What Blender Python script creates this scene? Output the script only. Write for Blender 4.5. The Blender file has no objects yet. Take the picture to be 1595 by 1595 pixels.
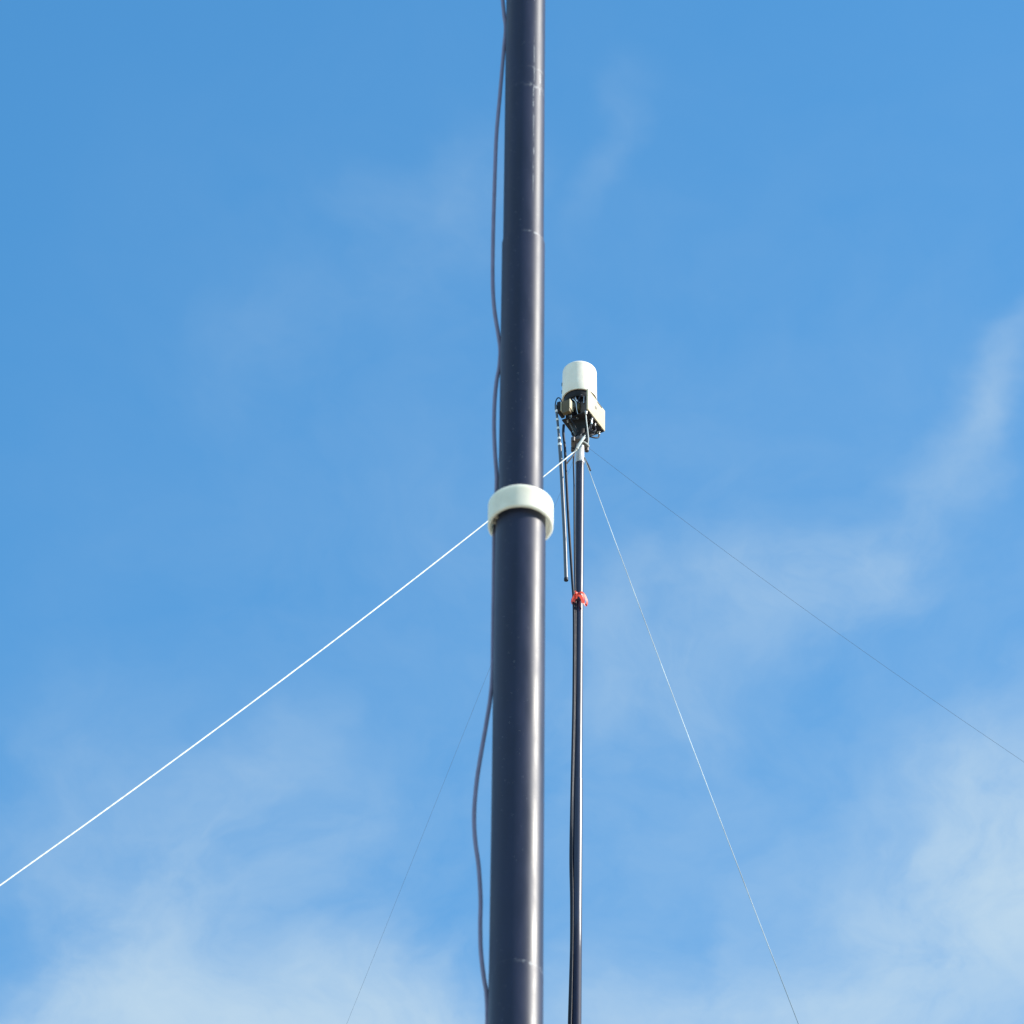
import bpy, bmesh, math, random
from mathutils import Vector, Matrix
random.seed(7)
sc = bpy.context.scene
COL = sc.collection
R = math.radians

# ------------------------------------------------------------------ camera
PHOTO = 1595.0                       # photograph is square, 1595 px
FOV = R(12.0)
F = PHOTO / 2 / math.tan(FOV / 2)    # focal length in photo pixels
THETA, ROLL = R(42.0), 0.0135
CAMZ = 1.6
c_f = Vector((0, math.cos(THETA), math.sin(THETA)))
r0, u0 = Vector((1, 0, 0)), Vector((0, -math.sin(THETA), math.cos(THETA)))
c_r = r0 * math.cos(ROLL) + u0 * math.sin(ROLL)
c_u = u0 * math.cos(ROLL) - r0 * math.sin(ROLL)
cam_pos = Vector((0, 0, CAMZ))
cd = bpy.data.cameras.new('camera')
cam = bpy.data.objects.new('camera', cd)
COL.objects.link(cam)
cam.matrix_world = Matrix.Translation(cam_pos) @ Matrix((c_r, c_u, -c_f)).transposed().to_4x4()
cd.sensor_width = cd.sensor_height = 36
cd.sensor_fit = 'HORIZONTAL'
cd.angle = FOV
cd.clip_start, cd.clip_end = 0.1, 8000
sc.camera = cam
D1, D2 = 5.28, 17.6                  # horizontal distance of the two masts
cd.dof.use_dof = True
cd.dof.focus_distance = D2 / math.cos(THETA)
cd.dof.aperture_fstop = 38


def ray(px, py):
    return (c_f * F + c_r * (px - PHOTO / 2) + c_u * (PHOTO / 2 - py)).normalized()


def at(px, py, Y):
    """point of the photograph's pixel at horizontal distance Y in front of the camera"""
    d = ray(px, py)
    return cam_pos + d * (Y / d.y)


def depth(p):
    return (p - cam_pos).dot(c_f)


def unit(p):                         # metres per photo pixel at p
    return depth(p) / F


# ------------------------------------------------------------------ light
SUN_EL = R(34)
SUN_AZ = R(80)                       # from towards-camera (-Y) round to the right (+X)
sdir = Vector((math.sin(SUN_AZ) * math.cos(SUN_EL), -math.cos(SUN_AZ) * math.cos(SUN_EL), math.sin(SUN_EL)))
sl = bpy.data.lights.new('sun', 'SUN')
sl.energy = 5.0
sl.angle = R(0.53)
sl.color = (1.0, 0.94, 0.84)
so = bpy.data.objects.new('sun', sl)
COL.objects.link(so)
so.rotation_euler = sdir.to_track_quat('Z', 'Y').to_euler()
so.location = (10, 0, 30)

sc.view_settings.view_transform = 'Standard'
sc.view_settings.look = 'None'
sc.view_settings.exposure = 0.45
sc.view_settings.gamma = 1
sc.view_settings.use_curve_mapping = False
sc.cycles.max_bounces = 6


class NT:
    """short hand for building node graphs"""
    def __init__(self, tree):
        self.t = tree

    def new(self, typ, **kw):
        n = self.t.nodes.new(typ)
        for k, v in kw.items():
            setattr(n, k, v)
        return n

    def put(self, sock, v):
        if isinstance(v, bpy.types.NodeSocket):
            self.t.links.new(v, sock)
        elif v is not None:
            sock.default_value = v

    def m(self, op, a, b=None, c=None, clamp=False):
        n = self.new('ShaderNodeMath', operation=op, use_clamp=clamp)
        for s, v in zip(n.inputs, (a, b, c)):
            self.put(s, v)
        return n.outputs[0]

    def vm(self, op, a, b=None):
        n = self.new('ShaderNodeVectorMath', operation=op)
        self.put(n.inputs[0], a)
        if b is not None:
            self.put(n.inputs[1], b)
        return n.outputs['Value'] if op in ('LENGTH', 'DOT_PRODUCT') else n.outputs[0]

    def mapr(self, v, a, b, c=0.0, d=1.0, smooth=True):
        n = self.new('ShaderNodeMapRange', interpolation_type='SMOOTHSTEP' if smooth else 'LINEAR')
        for s, x in zip(n.inputs, (v, a, b, c, d)):
            self.put(s, x)
        return n.outputs[0]

    def noise(self, vec, scale, detail=4, rough=0.55, dist=0.0, w=None):
        n = self.new('ShaderNodeTexNoise')
        if w is not None:
            n.noise_dimensions = '4D'
            n.inputs['W'].default_value = w
        self.put(n.inputs['Vector'], vec)
        n.inputs['Scale'].default_value = scale
        n.inputs['Detail'].default_value = detail
        n.inputs['Roughness'].default_value = rough
        n.inputs['Distortion'].default_value = dist
        return n.outputs[0]

    def mapping(self, vec, loc=(0, 0, 0), rot=(0, 0, 0), scale=(1, 1, 1)):
        n = self.new('ShaderNodeMapping')
        self.put(n.inputs[0], vec)
        n.inputs[1].default_value, n.inputs[2].default_value, n.inputs[3].default_value = loc, rot, scale
        return n.outputs[0]

    def mix(self, f, a, b):
        n = self.new('ShaderNodeMix', data_type='RGBA')
        self.put(n.inputs[0], f)
        self.put(n.inputs[6], a)
        self.put(n.inputs[7], b)
        return n.outputs[2]


# ------------------------------------------------------------------ sky
world = bpy.data.worlds.new('World')
sc.world = world
world.use_nodes = True
wt = world.node_tree
wt.nodes.clear()
W = NT(wt)
sky = W.new('ShaderNodeTexSky', sky_type='NISHITA', sun_disc=False)
sky.sun_elevation = SUN_EL
sky.sun_rotation = math.atan2(sdir.x, sdir.y)
sky.air_density, sky.dust_density, sky.ozone_density = 1.0, 0.15, 2.0
SKY_STRENGTH = 0.15
geo = W.new('ShaderNodeTexCoord')
direction = geo.outputs['Generated']
sep = W.new('ShaderNodeSeparateXYZ')
W.put(sep.inputs[0], direction)
zc = W.m('MAXIMUM', sep.outputs[2], 0.03)
comb = W.new('ShaderNodeCombineXYZ')
W.put(comb.inputs[0], W.m('DIVIDE', sep.outputs[0], zc))
W.put(comb.inputs[1], W.m('DIVIDE', sep.outputs[1], zc))
Q = comb.outputs[0]                  # where the view ray meets a flat, high cloud layer


def layer(px, py):
    d = ray(px, py)
    return Vector((d.x / d.z, d.y / d.z))


# fields of the cloud layer: soft billows, streaky veils, fine fibres
warp = W.new('ShaderNodeTexNoise')
W.put(warp.inputs['Vector'], Q)
warp.inputs['Scale'].default_value = 7
warp.inputs['Detail'].default_value = 5
wv = W.vm('SUBTRACT', warp.outputs['Color'], (0.5, 0.5, 0.5))
sc_ = W.new('ShaderNodeVectorMath', operation='SCALE')
W.put(sc_.inputs[0], wv)
sc_.inputs['Scale'].default_value = 0.13
QW = W.vm('ADD', Q, sc_.outputs[0])
billow = W.noise(QW, 11, 6, 0.52)
veil = W.noise(W.mapping(QW, rot=(0, 0, R(35)), scale=(1, 0.32, 1)), 17, 6, 0.58)
fine = W.noise(W.mapping(QW, rot=(0, 0, R(25)), scale=(1, 0.55, 1)), 38, 5, 0.6)


def bank(px, py, rx, ry, ang, amount, edge=1.0):
    """one bank of cloud of the layer: centre and reach as seen in the photograph"""
    c = layer(px, py)
    ex = (layer(px + 10, py) - c) / 10
    ey = (layer(px, py - 10) - c) / 10
    a = math.radians(ang)
    ax = (ex * math.cos(a) + ey * math.sin(a)) * rx
    ay = (-ex * math.sin(a) + ey * math.cos(a)) * ry
    det = ax.x * ay.y - ay.x * ax.y
    # inverse of the 2x2 [ax ay] applied to (Q - c)
    qs = W.vm('SUBTRACT', QW, (c.x, c.y, 0))
    u = W.vm('DOT_PRODUCT', qs, (ay.y / det, -ay.x / det, 0))
    v = W.vm('DOT_PRODUCT', qs, (-ax.y / det, ax.x / det, 0))
    r = W.m('SQRT', W.m('ADD', W.m('MULTIPLY', u, u), W.m('MULTIPLY', v, v)))
    return W.m('MULTIPLY', W.mapr(r, 0.0, 1.0, 1.0, 0.0), amount)


BANKS = [
    # px, py, rx, ry, angle, amount
    (570, 1690, 330, 270, 8, 1.5),
    (230, 1700, 340, 290, 25, 1.15),
    (290, 1490, 430, 310, 35, 0.36),
    (330, 1240, 220, 90, 60, 0.15),
    (90, 1300, 300, 330, 40, 0.16),
    (1660, 1330, 330, 330, 60, 0.95),
    (1460, 1450, 500, 330, 40, 0.60),
    (1150, 1650, 480, 230, 10, 0.52),
    (1330, 930, 220, 130, 20, 0.25),
    (1080, 1000, 420, 190, 25, 0.20),
    (1440, 720, 330, 100, 62, 0.20),
    (1550, 540, 190, 55, 55, 0.17),
    (730, 330, 260, 110, 60, 0.10),
    (970, 190, 220, 70, 60, 0.08),
    (500, 500, 380, 160, 35, 0.05),
    (1200, 1500, 1700, 1500, 0, 0.16),
]
dens = None
for b in BANKS:
    s = bank(*b)
    dens = s if dens is None else W.m('ADD', dens, s)
# scattered cloud over the unseen sky, raised for a more neutral fill light
scatter = W.m('MULTIPLY', W.mapr(W.noise(QW, 2.2, 4, 0.5), 0.38, 0.60), 1.0)
qc = layer(800, 800)
clear = W.mapr(W.vm('LENGTH', W.vm('SUBTRACT', QW, (qc.x, qc.y, 0))), 0.30, 0.75)
scatter = W.m('MULTIPLY', scatter, clear)
dens = W.m('ADD', dens, scatter)
texture = W.m('ADD', W.m('MULTIPLY', W.mapr(billow, 0.25, 0.75), 0.55),
              W.m('ADD', W.m('MULTIPLY', W.mapr(veil, 0.22, 0.78), 0.45), W.m('MULTIPLY', W.mapr(fine, 0.25, 0.75), 0.42)))
cloud = W.m('MULTIPLY', dens, W.m('ADD', texture, 0.12))
cloud = W.m('SUBTRACT', 1.0, W.m('EXPONENT', W.m('MULTIPLY', cloud, -1.75)), clamp=True)
cloud = W.m('MULTIPLY', cloud, W.mapr(sep.outputs[2], 0.0, 0.12))
tint = W.new('ShaderNodeMix', data_type='RGBA', blend_type='MULTIPLY')
tint.inputs[0].default_value = 1.0
W.put(tint.inputs[6], sky.outputs[0])
tint.inputs[7].default_value = (0.54, 1.20, 1.40, 1)
CL = 1.0 / SKY_STRENGTH
skycol = W.mix(W.m('MULTIPLY', cloud, 0.86), tint.outputs[2], (0.45 * CL, 0.56 * CL, 0.63 * CL, 1))
bg = W.new('ShaderNodeBackground')
W.put(bg.inputs[0], skycol)
bg.inputs[1].default_value = SKY_STRENGTH
out = W.new('ShaderNodeOutputWorld')
W.put(out.inputs[0], bg.outputs[0])


# ------------------------------------------------------------------ materials
def material(name, color, rough=0.5, metal=0.0, spec=0.5, vary=0.12, scale=60, bump=0.0, rvary=0.1, coat=0.0, sss=0.0):
    m = bpy.data.materials.new(name)
    m.use_nodes = True
    t = NT(m.node_tree)
    b = m.node_tree.nodes['Principled BSDF']
    tc = t.new('ShaderNodeTexCoord').outputs['Object']
    n = t.noise(tc, scale, 5, 0.6)
    dark = tuple(c * (1 - vary) for c in color) + (1,)
    light = tuple(min(1, c * (1 + vary)) for c in color) + (1,)
    t.put(b.inputs['Base Color'], t.mix(t.mapr(n, 0.3, 0.7), dark, light))
    t.put(b.inputs['Roughness'], t.mapr(n, 0.3, 0.7, rough - rvary * 0.5, rough + rvary * 0.5))
    b.inputs['Metallic'].default_value = metal
    b.inputs['Specular IOR Level'].default_value = spec
    b.inputs['Coat Weight'].default_value = coat
    b.inputs['Coat Roughness'].default_value = 0.2
    if sss:
        b.inputs['Subsurface Weight'].default_value = sss
        b.inputs['Subsurface Scale'].default_value = 0.025
        b.inputs['Subsurface Radius'].default_value = (1, 1, 1)
    if bump:
        bn = t.new('ShaderNodeBump')
        bn.inputs['Strength'].default_value = bump
        bn.inputs['Distance'].default_value = 0.002
        t.put(bn.inputs['Height'], n)
        t.put(b.inputs['Normal'], bn.outputs[0])
    return m


def mast_material(name, color=(0.008, 0.011, 0.036), rough=0.44, rims=(), scratches=(), specks=0.70, coat=0.0, matte=None):
    """dark anodised tube; rims = worn rings (z, half height, strength), scratches = (azimuth, width, z0, z1)"""
    m = bpy.data.materials.new(name)
    m.use_nodes = True
    t = NT(m.node_tree)
    b = m.node_tree.nodes['Principled BSDF']
    tc = t.new('ShaderNodeTexCoord').outputs['Object']
    s = t.new('ShaderNodeSeparateXYZ')
    t.put(s.inputs[0], tc)
    x, y, z = s.outputs
    az = t.m('ARCTAN2', x, t.m('MULTIPLY', y, -1))
    cv = t.new('ShaderNodeCombineXYZ')          # unrolled surface
    t.put(cv.inputs[0], t.m('MULTIPLY', az, 0.04))
    t.put(cv.inputs[1], z)
    U = cv.outputs[0]
    drawn = t.noise(t.mapping(U, scale=(1, 0.03, 1)), 700, 3, 0.6)      # fine drawing lines
    grime = t.noise(t.mapping(U, scale=(1, 0.3, 1)), 28, 5, 0.6)
    wear = None

    def add(v):
        nonlocal wear
        wear = v if wear is None else t.m('MAXIMUM', wear, v)
    chip = t.noise(U, 330, 2, 0.5)
    add(t.m('MULTIPLY', t.mapr(chip, specks + 0.03, specks + 0.06), 0.6))
    azw = t.mapr(t.m('ABSOLUTE', t.m('SUBTRACT', az, 0.72)), 0.1, 0.75, 1.0, 0.12)
    for (z0, hh, k) in rims:
        wob = t.m('MULTIPLY', t.m('SUBTRACT', t.noise(U, 60, 3), 0.5), hh * 3)
        d = t.m('ABSOLUTE', t.m('SUBTRACT', t.m('ADD', z, wob), z0))
        ring = t.mapr(d, 0.0, hh, 1.0, 0.0)
        add(t.m('MULTIPLY', t.m('MULTIPLY', ring, t.mapr(t.noise(U, 130, 3, 0.6), 0.44, 0.66)), t.m('MULTIPLY', azw, k)))
    for (a0, w, z0, z1, k) in scratches:
        wob = t.m('MULTIPLY', t.m('SUBTRACT', t.noise(t.mapping(U, scale=(0, 1, 1)), 9, 2), 0.5), 0.16)
        d = t.m('ABSOLUTE', t.m('SUBTRACT', t.m('ADD', az, wob), a0))
        lines = t.mapr(d, 0.0, w, 1.0, 0.0)
        zz = t.m('MULTIPLY', t.mapr(z, z0, z0 + 0.05), t.mapr(z, z1 - 0.05, z1, 1.0, 0.0))
        brk = t.mapr(t.noise(t.mapping(U, scale=(0.2, 1, 1)), 45, 3, 0.6), 0.40, 0.58)
        add(t.m('MULTIPLY', t.m('MULTIPLY', lines, zz), t.m('MULTIPLY', brk, k)))
    base = t.mix(t.mapr(grime, 0.3, 0.7), tuple(c * 0.85 for c in color) + (1,), tuple(c * 1.25 for c in color) + (1,))
    t.put(b.inputs['Base Color'], t.mix(wear, base, (0.62, 0.63, 0.66, 1)))
    t.put(b.inputs['Roughness'], t.m('ADD', t.mapr(grime, 0.25, 0.75, rough - 0.06, rough + 0.07), t.m('MULTIPLY', wear, 0.1)))
    b.inputs['Specular IOR Level'].default_value = 0.44
    bn = t.new('ShaderNodeBump')
    b.inputs['Coat Weight'].default_value = coat
    b.inputs['Coat Roughness'].default_value = 0.30
    if matte:                        # rougher and less coated towards the bottom
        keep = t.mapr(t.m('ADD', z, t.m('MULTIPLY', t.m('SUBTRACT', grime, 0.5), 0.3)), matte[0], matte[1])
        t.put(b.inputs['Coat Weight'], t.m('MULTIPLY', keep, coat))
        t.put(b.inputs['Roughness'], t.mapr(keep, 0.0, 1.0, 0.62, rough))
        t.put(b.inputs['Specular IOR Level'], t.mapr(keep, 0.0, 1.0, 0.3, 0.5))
    bn.inputs['Strength'].default_value = 0.10
    bn.inputs['Distance'].default_value = 0.0004
    t.put(bn.inputs['Height'], drawn)
    t.put(b.inputs['Normal'], bn.outputs[0])
    return m


M_COLLAR = material('white_plastic', (0.92, 0.82, 0.64), 0.65, vary=0.07, scale=40, bump=0.1, sss=0.7)
M_RADOME = material('radome_plastic', (0.88, 0.79, 0.67), 0.38, vary=0.06, scale=12)
M_CREAM = material('cream_paint', (0.54, 0.46, 0.31), 0.6, vary=0.06, scale=18, bump=0.05)
M_SHADEPANEL = material('grey_paint', (0.10, 0.080, 0.070), 0.5, vary=0.15, scale=25)
M_BEIGE = material('beige_metal', (0.115, 0.080, 0.035), 0.5, vary=0.15, scale=25)
M_DARK = material('dark_housing', (0.020, 0.018, 0.022), 0.55, spec=0.2, vary=0.3, scale=30)
M_OLIVE = material('olive_bracket', (0.12, 0.10, 0.045), 0.5, vary=0.25, scale=25)
M_CABLE = material('cable_sheath', (0.010, 0.012, 0.024), 0.55, spec=0.3, vary=0.2, scale=40)
M_COAX = material('grey_cable_sheath', (0.20, 0.18, 0.28), 0.45, vary=0.12, scale=40)
M_SILVER = material('bright_metal', (0.62, 0.61, 0.60), 0.28, metal=1.0, vary=0.1, scale=30)
M_SLEEVE = material('silver_sleeve', (0.60, 0.57, 0.55), 0.42, metal=0.35, vary=0.06, scale=30)
M_ROD = material('glossy_rod', (0.030, 0.034, 0.042), 0.36, vary=0.2, scale=30, coat=1.0, spec=0.9)
M_WHITE = material('white_marking', (0.75, 0.77, 0.78), 0.5, vary=0.08)
M_ROPE = material('white_rope', (0.60, 0.61, 0.60), 0.75, vary=0.22, scale=35, bump=0.4)
M_LINE = material('weathered_fade_line', (0.58, 0.60, 0.60), 0.7, vary=0.5, scale=1.3)


def sky_fade(m, z0, z1):
    """lower end of the line tinted grey-blue so it fades into the sky"""
    t = NT(m.node_tree)
    b = m.node_tree.nodes['Principled BSDF']
    src = b.inputs['Base Color'].links[0].from_socket
    sp_ = t.new('ShaderNodeSeparateXYZ')
    t.put(sp_.inputs[0], t.new('ShaderNodeTexCoord').outputs['Object'])
    f = t.mapr(sp_.outputs[2], z0, z1)
    t.put(b.inputs['Base Color'], t.mix(f, (0.22, 0.27, 0.31, 1), src))


sky_fade(M_LINE, at(1215, 1530, 15.1).z, at(1185, 1450, 15.3).z)  # fade against the bright sky is put into the line's colour
M_CORD = material('dark_cord', (0.09, 0.10, 0.13), 0.7, vary=0.2, scale=200)
M_CLAMP = material('cast_clamp', (0.11, 0.095, 0.095), 0.45, metal=0.3, vary=0.3, scale=40)


def ribbon_material():
    m = material('red_ribbon', (1.0, 0.14, 0.08), 0.45, vary=0.15, scale=60)
    b = m.node_tree.nodes['Principled BSDF']
    b.inputs['Transmission Weight'].default_value = 0.0
    t = NT(m.node_tree)
    tr = t.new('ShaderNodeBsdfTranslucent')
    tr.inputs[0].default_value = (1.0, 0.20, 0.15, 1)
    mx = t.new('ShaderNodeMixShader')
    mx.inputs[0].default_value = 0.42
    t.put(mx.inputs[1], b.outputs[0])
    t.put(mx.inputs[2], tr.outputs[0])
    t.put(m.node_tree.nodes['Material Output'].inputs[0], mx.outputs[0])
    return m


M_RIBBON = ribbon_material()


def bounce_ground_material():
    m = bpy.data.materials.new('pale_bounce_ground')  # unseen ground, made pale to bounce warm light upwards
    m.use_nodes = True
    t = NT(m.node_tree)
    b = m.node_tree.nodes['Principled BSDF']
    tc = t.new('ShaderNodeTexCoord').outputs['Object']
    a = t.mapr(t.noise(tc, 0.12, 5, 0.6), 0.3, 0.7)
    f = t.mapr(t.noise(tc, 9, 4, 0.6), 0.3, 0.7)
    c1 = t.mix(a, (0.30, 0.26, 0.19, 1), (0.40, 0.35, 0.27, 1))
    t.put(b.inputs['Base Color'], t.mix(t.m('MULTIPLY', f, 0.6), c1, (0.20, 0.18, 0.12, 1)))
    b.inputs['Roughness'].default_value = 0.9
    return m


# ------------------------------------------------------------------ mesh helpers
def link(name, bm, mat, parent=None, loc=None, smooth=True, sharp=R(40)):
    me = bpy.data.meshes.new(name)
    bmesh.ops.recalc_face_normals(bm, faces=bm.faces)
    bm.to_mesh(me)
    bm.free()
    me.materials.append(mat)
    if smooth:
        me.polygons.foreach_set('use_smooth', [True] * len(me.polygons))
        me.set_sharp_from_angle(angle=sharp)
    o = bpy.data.objects.new(name, me)
    COL.objects.link(o)
    if parent:
        o.parent = parent
    if loc is not None:
        o.location = loc
    return o


def tag(o, label, cat, group=None):
    o['label'] = label
    o['category'] = cat
    if group:
        o['group'] = group
    return o


def thing(name, loc, label, cat, rot=None, group=None):
    o = bpy.data.objects.new(name, None)
    COL.objects.link(o)
    o.location = loc
    o.empty_display_size = 0.1
    if rot is not None:
        o.rotation_mode = 'QUATERNION'
        o.rotation_quaternion = rot
    return tag(o, label, cat, group)


def lathe(bm, prof, n=64, centre=(0, 0), closed=False):
    """profile of (radius, z) turned round a vertical axis"""
    rings = []
    for r, z in prof:
        if r < 1e-7:
            rings.append([bm.verts.new((centre[0], centre[1], z))])
        else:
            rings.append([bm.verts.new((centre[0] + r * math.cos(2 * math.pi * i / n),
                                        centre[1] + r * math.sin(2 * math.pi * i / n), z)) for i in range(n)])
    pairs = list(zip(rings, rings[1:]))
    if closed:
        pairs.append((rings[-1], rings[0]))
    for a, b in pairs:
        for i in range(n):
            j = (i + 1) % n
            if len(a) == 1 and len(b) == 1:
                continue
            if len(a) == 1:
                bm.faces.new((a[0], b[j], b[i]))
            elif len(b) == 1:
                bm.faces.new((a[i], a[j], b[0]))
            else:
                bm.faces.new((a[i], a[j], b[j], b[i]))
    return bm


def spline(pts, sub=6):
    """Catmull-Rom through pts"""
    P = [Vector(p) for p in pts]
    P = [P[0] * 2 - P[1]] + P + [P[-1] * 2 - P[-2]]
    res = []
    for i in range(1, len(P) - 2):
        a, b, c, d = P[i - 1], P[i], P[i + 1], P[i + 2]
        for k in range(sub):
            t = k / sub
            res.append(0.5 * ((2 * b) + (c - a) * t + (2 * a - 5 * b + 4 * c - d) * t * t + (3 * b - a - 3 * c + d) * t ** 3))
    res.append(P[-2].copy())
    return res


def sweep(bm, pts, rad, n=10):
    """round tube along pts; rad is a number or one per point"""
    if not hasattr(rad, '__len__'):
        rad = [rad] * len(pts)
    prev = None
    rings = []
    for i, p in enumerate(pts):
        tan = (pts[min(i + 1, len(pts) - 1)] - pts[max(i - 1, 0)]).normalized()
        if prev is None:
            nrm = tan.orthogonal().normalized()
        else:
            nrm = (prev - tan * prev.dot(tan)).normalized()
        prev = nrm
        bi = tan.cross(nrm)
        rings.append([bm.verts.new(p + (nrm * math.cos(2 * math.pi * k / n) + bi * math.sin(2 * math.pi * k / n)) * rad[i]) for k in range(n)])
    for a, b in zip(rings, rings[1:]):
        for k in range(n):
            bm.faces.new((a[k], a[(k + 1) % n], b[(k + 1) % n], b[k]))
    bm.faces.new(rings[0][::-1])
    bm.faces.new(rings[-1])
    return bm


def prism(bm, poly, z0, z1, bevel=0.0):
    """plan outline poly (x, y) raised from z0 to z1"""
    lo = [bm.verts.new((x, y, z0)) for x, y in poly]
    hi = [bm.verts.new((x, y, z1)) for x, y in poly]
    f = [bm.faces.new(lo[::-1]), bm.faces.new(hi)]
    k = len(poly)
    for i in range(k):
        f.append(bm.faces.new((lo[i], lo[(i + 1) % k], hi[(i + 1) % k], hi[i])))
    if bevel:
        es = list({e for q in f for e in q.edges})
        bmesh.ops.bevel(bm, geom=es, offset=bevel, segments=2, affect='EDGES', profile=0.5)
    return bm


def strip(bm, pts, side, width, thick):
    """flat band along pts; side = direction across, one per point"""
    rings = []
    for i, p in enumerate(pts):
        tan = (pts[min(i + 1, len(pts) - 1)] - pts[max(i - 1, 0)]).normalized()
        s = (side[i] - tan * side[i].dot(tan)).normalized()
        nn = tan.cross(s)
        w = width[i] if hasattr(width, '__len__') else width
        rings.append([bm.verts.new(p + s * a * w / 2 + nn * b * thick / 2) for a, b in ((-1, -1), (1, -1), (1, 1), (-1, 1))])
    for a, b in zip(rings, rings[1:]):
        for k in range(4):
            bm.faces.new((a[k], a[(k + 1) % 4], b[(k + 1) % 4], b[k]))
    bm.faces.new(rings[0][::-1])
    bm.faces.new(rings[-1])
    return bm


# ------------------------------------------------------------------ ground
bm = bmesh.new()
lathe(bm, [(0, 0), (60, 0), (400, 0), (4000, 0)], 96)
g = link('ground', bm, bounce_ground_material(), smooth=False)
g['kind'] = 'structure'

# ------------------------------------------------------------------ thick mast in front
pA, pB = at(819.0, 0, D1), at(803.0, 1595, D1)
ax = (pA - pB).normalized()
base1 = pB - ax * (pB.z / ax.z)
rot1 = Vector((0, 0, 1)).rotation_difference(ax)


def h1(py):
    """height along the front mast whose axis shows at photo row py"""
    lo, hi = 0.0, 12.0
    for _ in range(50):
        mid = (lo + hi) / 2
        p = base1 + ax * mid - cam_pos
        y = PHOTO / 2 - F * p.dot(c_u) / p.dot(c_f)
        lo, hi = (mid, hi) if y > py else (lo, mid)
    return lo


def r1(width, py):
    return width / 2 * unit(base1 + ax * h1(py))


mast = thing('mast', base1, 'thick blue-black telescopic mast in front, with a white collar ring round it', 'mast', rot1)
zt = h1(-900)
z_a, z_c, z_d = h1(380), h1(806), h1(1518)
RA, RB, RC, RD = r1(62.3, 220), r1(67.8, 500), r1(79.2, 900), r1(86.2, 1590)


def tube(z0, z1, r, mat, origin, parent, chamfer=0.0012, n=96):
    b = bmesh.new()
    lathe(b, [(0, z0 - origin), (r, z0 - origin), (r, z1 - chamfer - origin), (r - chamfer, z1 - origin), (0, z1 - origin)], n)
    return link('tube', b, mat, parent, (0, 0, origin))


o = h1(152)
zs = lambda py: h1(py) - o
tube(z_a - 0.15, zt, RA, mast_material('mast_upper', rims=((0.0, 0.007, 0.36), (zs(125), 0.003, 0.3)),
     scratches=((0.47, 0.020, zs(330), zs(70), 0.75), (0.86, 0.035, zs(175), zs(110), 1.0), (0.70, 0.022, zs(80), zs(52), 1.0))), o, mast)
tube(z_c - 0.15, z_a, RB, mast_material('mast_second', rims=((-0.001, 0.004, 0.5),), specks=0.69), z_a, mast)
tube(z_d - 0.15, z_c, RC, mast_material('mast_third'), z_c, mast)
tube(0.0, z_d, RD, mast_material('mast_lowest', rims=((-0.002, 0.005, 0.4),)), z_d, mast)

# white collar: an open ring hanging off the top of the third section, closed above
zc0, zc1 = h1(821.5), h1(786)
ro, ri = r1(102.0, 805), r1(89.5, 805)
bm = bmesh.new()
e = 0.0018
lathe(bm, [(ro - e, zc0), (ro, zc0 + e), (ro, zc1 - e * 2), (ro - e * 2, zc1), (RB + 0.0003, zc1),
           (RB + 0.0003, zc1 - 0.006), (ri, zc1 - 0.006), (ri, zc0 + e), (ri + e, zc0)], 128, closed=True)
col = link('collar', bm, M_COLLAR, mast)
# lug inside the ring on the left, where the cable passes
bm = bmesh.new()
rm = (RC + ri) / 2
for a0 in (R(186), R(204)):
    cx, cy = rm * math.cos(a0), rm * math.sin(a0)
    tx, ty = -math.sin(a0), math.cos(a0)
    nx, ny = math.cos(a0), math.sin(a0)
    hw, hd = 0.0022, (ri - RC) / 2 + 0.0005
    prism(bm, [(cx + tx * s * hw + nx * q * hd, cy + ty * s * hw + ny * q * hd) for s, q in ((-1, -1), (1, -1), (1, 1), (-1, 1))],
          zc0 + 0.004, zc1 - 0.007)
link('lug', bm, M_COLLAR, col)

# loose cable clipped to the left side of the thick mast
CP = [(776, -420, 2), (781, -200, 3), (779, -80, 3), (782, -15, 3), (785, 22, 4), (787.5, 44, 5), (784.5, 80, 4), (778.5, 150, 3), (773, 215, 2),
      (770, 300, 2), (768, 370, 2), (767.5, 440, 2), (770, 482, 3), (776, 520, 6), (779, 545, 9), (777.5, 572, 9), (773.5, 594, 5),
      (770.5, 625, 3), (769.5, 665, 3), (771, 705, 4), (773.5, 742, 7), (772.5, 775, 12), (770, 805, 14), (769.5, 840, 18), (769, 900, 20), (768, 980, 20), (767, 1045, 15),
      (764, 1085, 7), (757, 1130, 4), (748.5, 1178, 3), (742, 1222, 3), (738.5, 1268, 3), (740, 1308, 3), (745.5, 1350, 3), (748.5, 1400, 3),
      (748, 1440, 3), (749, 1482, 3), (753.5, 1522, 5), (758, 1552, 8), (758.5, 1610, 9), (752, 1750, 5), (740, 1900, 3), (735, 2100, 3)]
pts = [at(x, y, D1 + b * 0.0009) for x, y, b in CP]
end = pts[-1].copy()
pts.append(Vector((base1.x - 0.09, base1.y, 0.8)))
pts.append(Vector((base1.x - 0.10, base1.y, 0.01)))
sp = spline(pts, 8)
org = sp[-1].copy()
bm = bmesh.new()
sweep(bm, [p - org for p in sp], 0.00305, 12)
tag(link('cable', bm, M_COAX, loc=org), 'wavy grey-purple cable running up the left side of the thick front mast', 'cable')

# ------------------------------------------------------------------ slim mast behind
qA, qB = at(903.4, 690, D2), at(897.8, 1560, D2)
ax2 = (qA - qB).normalized()
base2 = qB - ax2 * (qB.z / ax2.z)
rot2 = Vector((0, 0, 1)).rotation_difference(ax2)
H2 = (qA - base2).length             # height of the guy clamp along the mast
U = unit(qA)                         # one photo pixel at the mast head, metres


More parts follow.
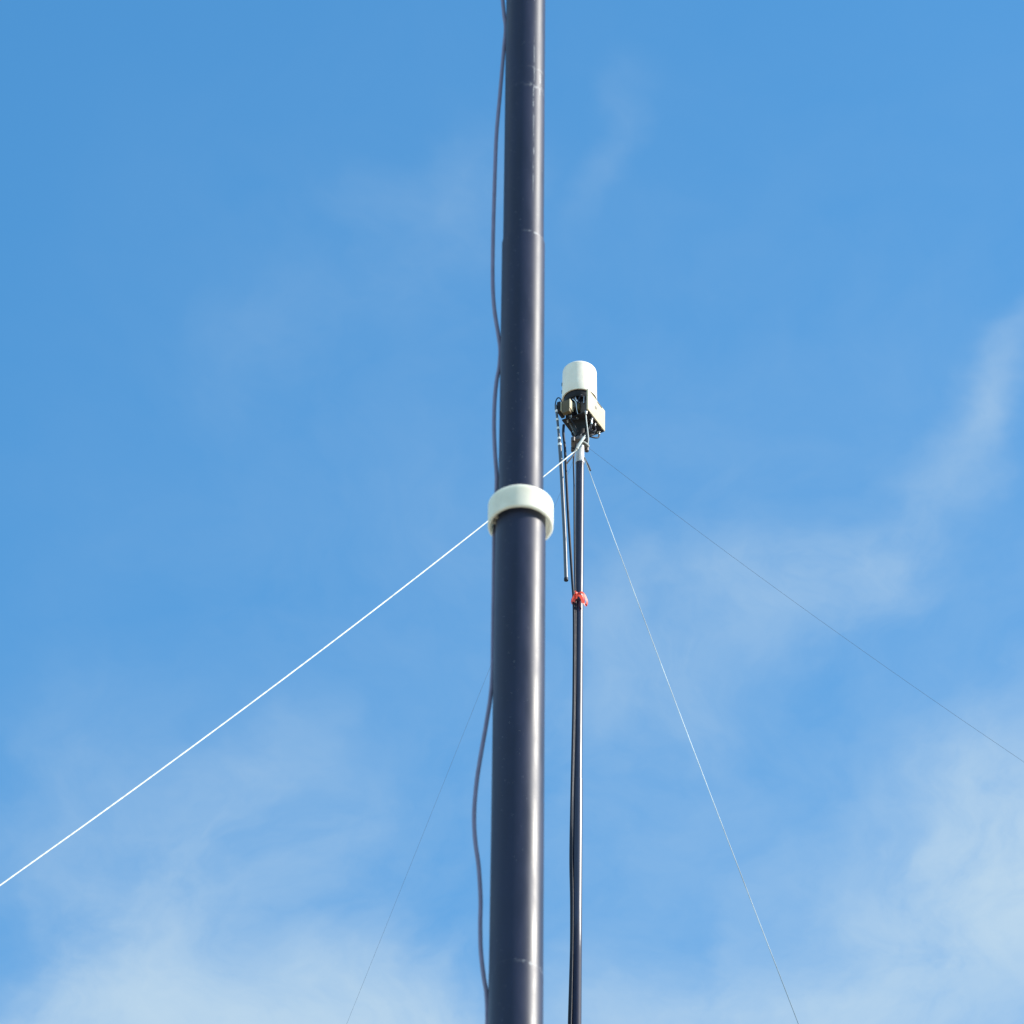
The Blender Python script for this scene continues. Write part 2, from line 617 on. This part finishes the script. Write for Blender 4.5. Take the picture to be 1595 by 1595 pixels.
def h2(py):
    lo, hi = 0.0, H2 + 2
    for _ in range(50):
        mid = (lo + hi) / 2
        p = base2 + ax2 * mid - cam_pos
        y = PHOTO / 2 - F * p.dot(c_u) / p.dot(c_f)
        lo, hi = (mid, hi) if y > py else (lo, mid)
    return lo


mast2 = thing('mast', base2, 'slim black mast behind, guyed by ropes and carrying the white antenna head', 'mast', rot2)
zS, zJ = h2(722), h2(1215)
tube(zJ - 0.3, zS + 0.02, 6.6 * U, mast_material('slim_mast_upper', rough=0.40, coat=0.35, specks=0.72), zS, mast2, n=48)
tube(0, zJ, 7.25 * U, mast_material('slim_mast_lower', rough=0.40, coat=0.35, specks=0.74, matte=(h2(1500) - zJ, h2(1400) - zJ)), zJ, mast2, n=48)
bm = bmesh.new()
lathe(bm, [(0, zS), (7.1 * U, zS), (7.3 * U, zS + U), (7.0 * U, zS + 3 * U), (6.6 * U, H2 - 4 * U), (0, H2 - 4 * U)], 48)
link('sleeve', bm, M_SLEEVE, mast2)
bm = bmesh.new()
lathe(bm, [(0, H2 - 5 * U), (12.0 * U, H2 - 5 * U), (14.0 * U, H2 - 3.5 * U), (14.0 * U, H2 + 2 * U), (12 * U, H2 + 4 * U), (8 * U, H2 + 5 * U), (8 * U, H2 + 9 * U), (0, H2 + 9 * U)], 48)
clamp = link('guy_clamp', bm, M_CLAMP, mast2)
for k in range(4):
    a = R(45 + 90 * k)
    cx, cy = 15.2 * U * math.cos(a), 15.2 * U * math.sin(a)
    bm = bmesh.new()
    lathe(bm, [(1.4 * U, H2 - 7 * U), (3.4 * U, H2 - 7 * U), (3.4 * U, H2 + 0.5 * U), (1.4 * U, H2 + 0.5 * U)], 16, (cx, cy), closed=True)
    link('lug', bm, M_CLAMP, clamp)

# ------------------------------------------------------------------ antenna head on the slim mast
ant = thing('antenna_head', qA + ax2 * 9.2 * U, 'white round-topped radome over a cream and dark equipment box at the slim mast top', 'antenna', rot2)
ZO = 9.2                             # origin of the head, in U above the clamp


def L(x, y, z):
    return Vector((x * U, y * U, (z - ZO) * U))


EX, EY = (0.481, 0.876), (-0.876, 0.481)      # along the cream side, along the front
NX, NY = 10.5, -37.0


def S(s, t):
    return ((NX + EX[0] * s + EY[0] * t) * U, (NY + EX[1] * s + EY[1] * t) * U)


def slab(name, s0, s1, t0, t1, z0, z1, mat, bevel=0.5, parent=None):
    b = bmesh.new()
    prism(b, [S(s0, t0), S(s1, t0), S(s1, t1), S(s0, t1)], (z0 - ZO) * U, (z1 - ZO) * U, bevel * U)
    return link(name, b, mat, parent or ant, sharp=R(35))


# radome: slightly conical drum with a rounded shoulder and a shallow groove round its cap
prof = [(0, 92.5), (25.0, 92.5), (25.4, 91), (27.3, 91), (27.7, 92.2), (27.4, 112), (27.0, 148.5)]
for k in range(1, 8):
    a = R(90 * k / 8)
    prof.append((27.0 - 7 * (1 - math.cos(a)), 148.5 + 7 * math.sin(a)))
prof += [(19.6, 155.7), (19.2, 155.3), (18.6, 155.8), (10, 156.8), (0, 157.2)]
bm = bmesh.new()
lathe(bm, [(r * U, (z - ZO) * U) for r, z in prof], 64, (-1.4 * U, 0))
rad = link('radome', bm, M_RADOME, ant, sharp=R(50))
for zz in (121, 105):
    b = bmesh.new()
    prism(b, [(-29.6 * U, -3 * U), (-28.4 * U, -3 * U), (-28.4 * U, 0.5 * U), (-29.6 * U, 0.5 * U)], (zz - ZO) * U, (zz + 5 - ZO) * U, 0.2 * U)
    link('latch', b, M_DARK, rad)
# turntable under the radome
bm = bmesh.new()
lathe(bm, [(0, (79 - ZO) * U), (23 * U, (79 - ZO) * U), (24.5 * U, (81 - ZO) * U), (24.5 * U, (92.6 - ZO) * U), (0, (92.6 - ZO) * U)], 48, (-1.4 * U, 0))
link('turntable', bm, M_DARK, ant)

body = slab('housing', 13, 56.5, 1.9, 45.5, 39.5, 79.5, M_DARK, 0.8)
slab('top_plate', 13.2, 57.5, 0.6, 47, 79.6, 82.0, M_SHADEPANEL, 0.4)
slab('bottom_plate', 4.0, 57.5, 2.2, 47, 37.0, 39.4, M_DARK, 0.4)
side = slab('side_panel', 0.0, 58.2, -1.0, 1.6, 38.2, 81.8, M_CREAM, 0.5)
side['label'] = 'cream sunlit side panel'
slab('slot', 24, 29, -1.3, -0.9, 60, 65, M_SHADEPANEL, 0.1, side)
slab('slot', 32, 47, -1.3, -0.9, 78.2, 80.4, M_DARK, 0.1, side)
for k, (s0, s1, zz) in enumerate(((6, 9, 36.6), (13, 15, 37.0), (20, 24, 35.8), (31, 33, 36.8), (44, 47, 36.4), (53, 56, 35.6))):
    slab('screw', s0, s1, -0.6, 2.0, zz, zz + 2, M_DARK, 0.2, side)
# front of the box: grey door on the right, beige bracket on the left, recess between
fp = slab('front_panel', 8.0, 12.9, 1.7, 16.5, 37.5, 66.5, M_SHADEPANEL, 0.6)
slab('front_panel', 9.0, 12.9, 1.7, 8.0, 67.0, 80.4, M_SHADEPANEL, 0.6)
slab('handle', 5.6, 8.2, 8.6, 10.2, 60, 75, M_SILVER, 0.4, fp)
br = slab('bracket', -14.5, -7.0, 24.0, 37.0, 33, 58, M_BEIGE, 0.5)
slab('arm', -7.0, 12.9, 27.0, 35.0, 41, 56, M_DARK, 0.4, br)
slab('lit_face', -15.0, -3.5, 23.0, 23.9, 39.5, 58, M_CREAM, 0.1, br)  # cream plate stands in for the bracket's sunlit right face
slab('lit_face', -15.5, -10.0, 38.0, 38.9, 38, 57, M_CREAM, 0.1, br)  # cream plate for the second sunlit strip, left of the bracket
slab('bracket', -4.0, 12.9, 46.0, 52.0, 50, 72, M_DARK, 0.8)
slab('junction_box', 3.0, 12.9, 17.5, 25.5, 50, 65.5, M_OLIVE, 0.6)
slab('junction_box', 7.5, 12.9, 26.5, 31.0, 60, 70.0, M_DARK, 0.6)


def tubepart(name, pts, r, mat, parent=ant, sub=6, n=10):
    b = bmesh.new()
    sweep(b, spline([L(*p) for p in pts], sub), r * U, n)
    return link(name, b, mat, parent)


def SL(s, t, z):
    return (NX + EX[0] * s + EY[0] * t, NY + EX[1] * s + EY[1] * t, z)


tubepart('pipe', [SL(9, 23, 84), SL(7, 23, 81), SL(5.5, 24, 77), SL(5, 22.5, 72), SL(5, 19.5, 67), SL(6, 17, 63)], 1.4, M_SILVER)
tubepart('pipe', [SL(9, 29, 83), SL(6, 30, 80), SL(5, 30.5, 76), SL(7, 31, 70)], 0.9, M_CABLE)
tubepart('pipe', [SL(9, 14, 78), SL(4, 16, 74), SL(3, 17.5, 66), SL(8, 19, 56)], 0.8, M_CABLE)


for pts_, r_, m_ in (
        ([SL(8, 12, 79), SL(1, 12.5, 74), SL(0, 14, 66), SL(1, 18, 60), SL(2, 22, 52), SL(6, 24, 44)], 0.9, M_CABLE),
        ([SL(4, 27, 77), SL(0, 26, 70), SL(-2, 23, 66), SL(0, 20, 60), SL(2, 20, 48), SL(5, 19, 38)], 0.8, M_SILVER),
        ([SL(-4, 35, 60), SL(-2, 36, 66), SL(4, 38, 72), SL(10, 40, 76)], 1.1, M_CABLE),
        ([SL(3, 44, 74), SL(-2, 43, 68), SL(-6, 41, 60)], 1.2, M_CABLE),
        ([SL(-8, 30, 33), SL(-6, 28, 28), SL(0, 24, 27), SL(6, 21, 32), SL(8, 20, 37)], 0.9, M_CABLE)):
    tubepart('pipe', pts_, r_, m_)


def connector(x, y, length, r, mat=M_SILVER):
    b = bmesh.new()
    z = 37.2 - ZO
    lathe(b, [(0, z), (r * 1.35, z), (r * 1.35, z - length * 0.35), (r, z - length * 0.4), (r, z - length * 0.9), (r * 0.6, z - length), (0, z - length)], 14, (x, y))
    b.transform(Matrix.Scale(U, 4))
    return link('connector', b, mat, ant)


for (px, py, ln, r) in ((921, 651, 13, 1.7), (912, 641, 6, 1.8), (888.5, 648, 5, 1.6), (893.5, 668, 8, 1.7), (908.5, 659, 5, 1.5), (926.5, 659, 6, 1.5),
                        (933, 671, 8, 1.9), (906.5, 668, 10, 1.5), (899, 650, 4, 1.4), (922, 668, 6, 1.3), (884, 655, 4, 1.3)):
    X, Y = px - 903.4, (py - 662.9) / 0.683
    connector(X, Y, ln, r)
# bracing under the box down to the mast head
bm = bmesh.new()
lathe(bm, [(0, 0), (7.4 * U, 0), (7.6 * U, 8 * U), (9 * U, 17 * U), (14 * U, (36.9 - ZO) * U), (0, (36.9 - ZO) * U)], 32, (1.5 * U, 0))
link('mounting_neck', bm, M_DARK, ant)
for (x, y) in ((-16, -6), (18, -8), (24, 12), (-13, 16)):
    bm = bmesh.new()
    sweep(bm, [L(x, y, 37), L(x * 0.42, y * 0.42, 13)], 1.5 * U, 8)
    link('brace', bm, M_CLAMP, ant)
# leads from the connectors
tubepart('lead', [(8.5, -29.5, 32), (9.5, -27, 22), (11.5, -20, 8), (13, -14, -4), (12, -10, -12)], 0.85, M_WHITE)
tubepart('lead', [(17.5, -16.8, 25), (16, -15, 17), (12, -12, 11), (6, -11, 4)], 1.1, M_CABLE)
tubepart('lead', [(30.2, 12.5, 30), (29, 12, 24), (24, 8, 19), (15, 2, 16), (8, -4, 12)], 1.3, M_CABLE)
tubepart('lead', [(23, -4, 31), (24, -6, 22), (19, -8, 17), (15, -7, 22), (18.5, 6, 31)], 1.2, M_CABLE)
tubepart('lead', [(18.5, 6, 30), (22, 4, 24), (19, -2, 16), (12, -5, 12)], 1.1, M_CABLE)
tubepart('lead', [(-10, 7.5, 29), (-12.5, 6, 24), (-10, 2, 16), (-7, -3, 11)], 1.3, M_CABLE)
tubepart('lead', [(3, 8, 27), (2, 0, 18), (1.5, -8, 10)], 1.0, M_WHITE)
tubepart('lead', [(-15, -21, 32), (-13, -22, 26), (-9, -18, 20), (-4, -11, 14)], 0.9, M_CABLE)

# ------------------------------------------------------------------ rod hanging free at the left of the slim mast
YR = D2 - 16 * U
lp = [at(x, y, YR) for x, y in ((876, 632), (874, 623), (870, 619.5), (866.5, 623), (864.8, 632), (865.5, 642))]
rp = [at(x, y, YR) for x, y in ((865.5, 631), (867.5, 648), (870, 674), (872.3, 700), (874.5, 735), (876.5, 775), (879.5, 835), (881.8, 903))]
top = rp[0]
rod = thing('hanging_rod', top, 'glossy dark rod hanging free beside the slim mast from the left of the antenna box', 'rod')
bm = bmesh.new()
s_ = spline(rp, 8)
rr = []
for i in range(len(s_)):
    k = i / (len(s_) - 1)
    rr.append(U * (1.9 + 1.1 * min(1, max(0, (k - 0.30) / 0.12))))
sweep(bm, [p - top for p in s_], rr, 16)
link('shaft', bm, M_ROD, rod)
bm = bmesh.new()
dv = (s_[-1] - s_[-3]).normalized()
sweep(bm, [s_[-1] - dv * 3 * U - top, s_[-1] + dv * 1.5 * U - top], 3.3 * U, 16)
link('end_cap', bm, M_CABLE, rod)
bm = bmesh.new()
sweep(bm, [p - top for p in spline(lp, 6)], 0.9 * U, 8)
link('wire_loop', bm, M_CABLE, rod)
for py in (640, 655, 668, 683, 693):   # light wrappings on the thin upper part
    i = min(range(len(s_)), key=lambda j: abs(PHOTO / 2 - F * (s_[j] - cam_pos).dot(c_u) / (s_[j] - cam_pos).dot(c_f) - py))
    d = (s_[i + 1] - s_[i - 1]).normalized() if 0 < i < len(s_) - 1 else dv
    bm = bmesh.new()
    sweep(bm, [s_[i] - d * 2.2 * U - top, s_[i] + d * 2.2 * U - top], rr[i] + 0.35 * U, 12)
    link('wrapping', bm, M_WHITE, rod)

# ------------------------------------------------------------------ cables down the slim mast
def cable(pp, r, mat, label):
    P = [at(x, y, D2 + b * U) for x, y, b in pp]
    P2 = spline(P, 6)
    o = P2[-1].copy()
    b = bmesh.new()
    sweep(b, [p - o for p in P2], r * U, 10)
    return tag(link('cable', b, mat, loc=o), label, 'cable')


cable([(878, 662, -12), (877.5, 676, -14), (880, 700, -13), (881.8, 740, -12), (884.5, 795, -11), (888, 850, -10), (891.5, 905, -9), (893.6, 935, -8.5),
       (894.2, 980, -8.5), (893.8, 1060, -8.5), (893.0, 1120, -8.5), (891.5, 1190, -8), (890.3, 1250, -6), (889.2, 1310, -4), (889, 1350, -3),
       (890, 1400, -3), (890, 1470, -3), (888.5, 1530, -3), (886.5, 1600, -2), (884, 1720, -2), (880, 2400, -2)], 2.1, M_CABLE,
      'black cable bowing out from the slim mast before lying against it at the red ribbon')
cable([(898, 690, -16), (893.5, 714, -10), (894.3, 760, -7), (894.6, 840, -7), (895.5, 900, -7.6), (896.6, 940, -8.2), (896.4, 1000, -8.2), (896.0, 1060, -8.2), (895.0, 1120, -8.2),
       (893.6, 1180, -8), (892.0, 1240, -6.4), (891.0, 1320, -5), (892, 1400, -6), (891.5, 1480, -6), (890, 1560, -6), (888, 1700, -6), (884, 2400, -6)], 1.3, M_CABLE,
      'thinnest black cable running tight against the slim mast from its silver sleeve')

# ------------------------------------------------------------------ red ribbon
rc = base2 + ax2 * h2(939)
rib = thing('ribbon', rc, 'bright red ribbon tied in a bow round the slim mast and cables', 'ribbon', rot2)
up = Vector((0, 0, 1))


def rstrip(name, pts, widths, side=up):
    P = spline([Vector(p) * U * 1.12 for p in pts], 5)
    n = len(P)
    ws = [U * (widths[0] + (widths[-1] - widths[0]) * i / (n - 1)) for i in range(n)]
    b = bmesh.new()
    strip(b, P, [side] * n, ws, 0.25 * U)
    return link(name, b, M_RIBBON, rib)


band = []
for k in range(13):
    a = 2 * math.pi * k / 12
    band.append((math.cos(a) * 9.2 - 1.2, math.sin(a) * 9.8 - 1.6, 3.0 + 1.5 * math.cos(a)))
rstrip('band', band, (4.0, 4.0))
sx = Vector((0.75, 0.2, 0.6))
rstrip('tail', [(-2.4, -13, 6), (-5, -14, 1), (-7.0, -14, -5), (-7.8, -13.5, -10)], (4.2, 5.2), Vector((0.9, 0.3, 0.25)))
rstrip('tail', [(-2.4, -13.5, 6), (-2.6, -15, 0), (-3.4, -15, -6)], (2.6, 2.0), Vector((0.95, 0.2, 0.1)))
rstrip('tail', [(-2.4, -13.5, 6), (0.8, -15, 0), (4.0, -15, -6), (5.6, -14, -12.5)], (3.6, 5.4), Vector((0.9, 0.25, 0.4)))
rstrip('tail', [(-2.2, -13.2, 6), (-4.4, -14.5, 7), (-6.0, -13, 10)], (2.6, 2.2), Vector((0.4, 0.3, 0.85)))
rstrip('loop', [(-2.2, -13.2, 5), (2.5, -15, 6), (7.0, -13, 3), (10.6, -9, -5), (9.6, -8, -11), (6.5, -11, -9), (2.5, -14.5, -1), (-1.5, -13.6, 5)], (4.6, 4.6), Vector((0.4, 0.3, 0.85)))
rstrip('loop', [(-2.2, -13.2, 5), (-5.5, -15, 3), (-9, -12, -3), (-9.4, -10, -7), (-6.4, -12.5, -6), (-2.8, -14.2, 4)], (3.6, 3.6), Vector((0.5, 0.3, 0.8)))
bm = bmesh.new()
bmesh.ops.create_icosphere(bm, subdivisions=2, radius=2.6 * U)
for v in bm.verts:
    v.co *= 1 + random.uniform(-0.12, 0.12)
    v.co += Vector((-2.2 * U, -13.4 * U, 5.2 * U))
link('knot', bm, M_RIBBON, rib)

# ------------------------------------------------------------------ guy ropes
GR = 'guy ropes of the slim mast'


def guy(pp, r, mat, label, name='guy_rope', r_end=None, twist=0):
    """pp: (px, py, distance) along the rope; runs on to the ground"""
    P = [at(x, y, Y) for x, y, Y in pp]
    d = P[-1] - P[-2]
    k = P[-1].z / -d.z
    anchor = P[-1] + d * k
    n = 6
    P += [P[-1].lerp(anchor, (i + 1) / n) for i in range(n)]
    P2 = spline(P, 10)
    o = P2[-1].copy()
    b = bmesh.new()
    sweep(b, [p - o for p in P2], r, 8)
    return tag(link(name, b, mat, loc=o), label, 'rope', GR)


y0 = D2 - 14.5 * U
def along(p0, p1, n, sag=0.0, skip0=0.0):
    """n pixel points of a rope straight between two photo points at their distances (true 3D line)"""
    a, b = at(*p0), at(*p1)
    res = []
    for i in range(n):
        t = skip0 + (1 - skip0) * i / (n - 1)
        p = a.lerp(b, t) - Vector((0, 0, sag * 4 * t * (1 - t)))
        q = p - cam_pos
        z = q.dot(c_f)
        res.append((PHOTO / 2 + F * q.dot(c_r) / z, PHOTO / 2 - F * q.dot(c_u) / z, p.y))
    return res


guy([(911.5, 678, D2 - 20 * U), (907, 684, D2 - 20 * U), (901, 692, D2 - 20 * U), (896.5, 701, D2 - 20 * U)]
    + along((889, 708, D2 - 20 * U), (0, 1379, 15.2), 8, 0.045), 1.05 * U, M_ROPE,
    'thick white rope slanting down to the left behind the thick mast')
guy(along((910, 713, y0), (1238, 1580, 15.0), 9, 0.02), 0.60 * U, M_LINE,
    'thin white guy line dropping steeply to the right of the slim mast')
guy(along((916, 697, D2 - 4 * U), (1595, 1187, 16.8), 9, 0.035), 0.20 * U, M_CORD,
    'faint dark guy line slanting away towards the white cloud on the right')
guy(along((895, 712, D2 + 8 * U), (540, 1595, 19.0), 9, 0.0), 0.16 * U, M_CORD,
    'faintest dark guy line coming down left of the thick mast low in the sky')
# knots of the ropes at the clamp
def knot(pp, r, mat, label):
    P = spline([at(x, y, D2 + b * U) for x, y, b in pp], 6)
    o = P[0].copy()
    b = bmesh.new()
    sweep(b, [p - o for p in P], r * U, 8)
    return tag(link('rope_end', b, mat, loc=o), label, 'rope')


knot([(910, 681, -21.5), (905, 688, -22.5), (900.5, 695, -21.5), (898.5, 699, -21)], 2.3, M_ROPE, 'fat white lashing knot across the mast clamp under the antenna box')
knot([(905, 687, -19), (911, 689, -17.5), (915.5, 692.5, -14), (917.5, 695.5, -10)], 1.1, M_ROPE, 'short white rope end curling right over the mast clamp')
knot([(910, 713, -8), (913, 719, -9), (917, 726, -10), (919.5, 733, -11)], 1.5, M_CLAMP, 'small dark shackle below the clamp at the top of the thin white line')
knot([(895, 706, -12), (891, 712, -13), (886, 718, -13), (883, 722, -13)], 1.2, M_CLAMP, 'small dark shackle hanging left of the silver sleeve')
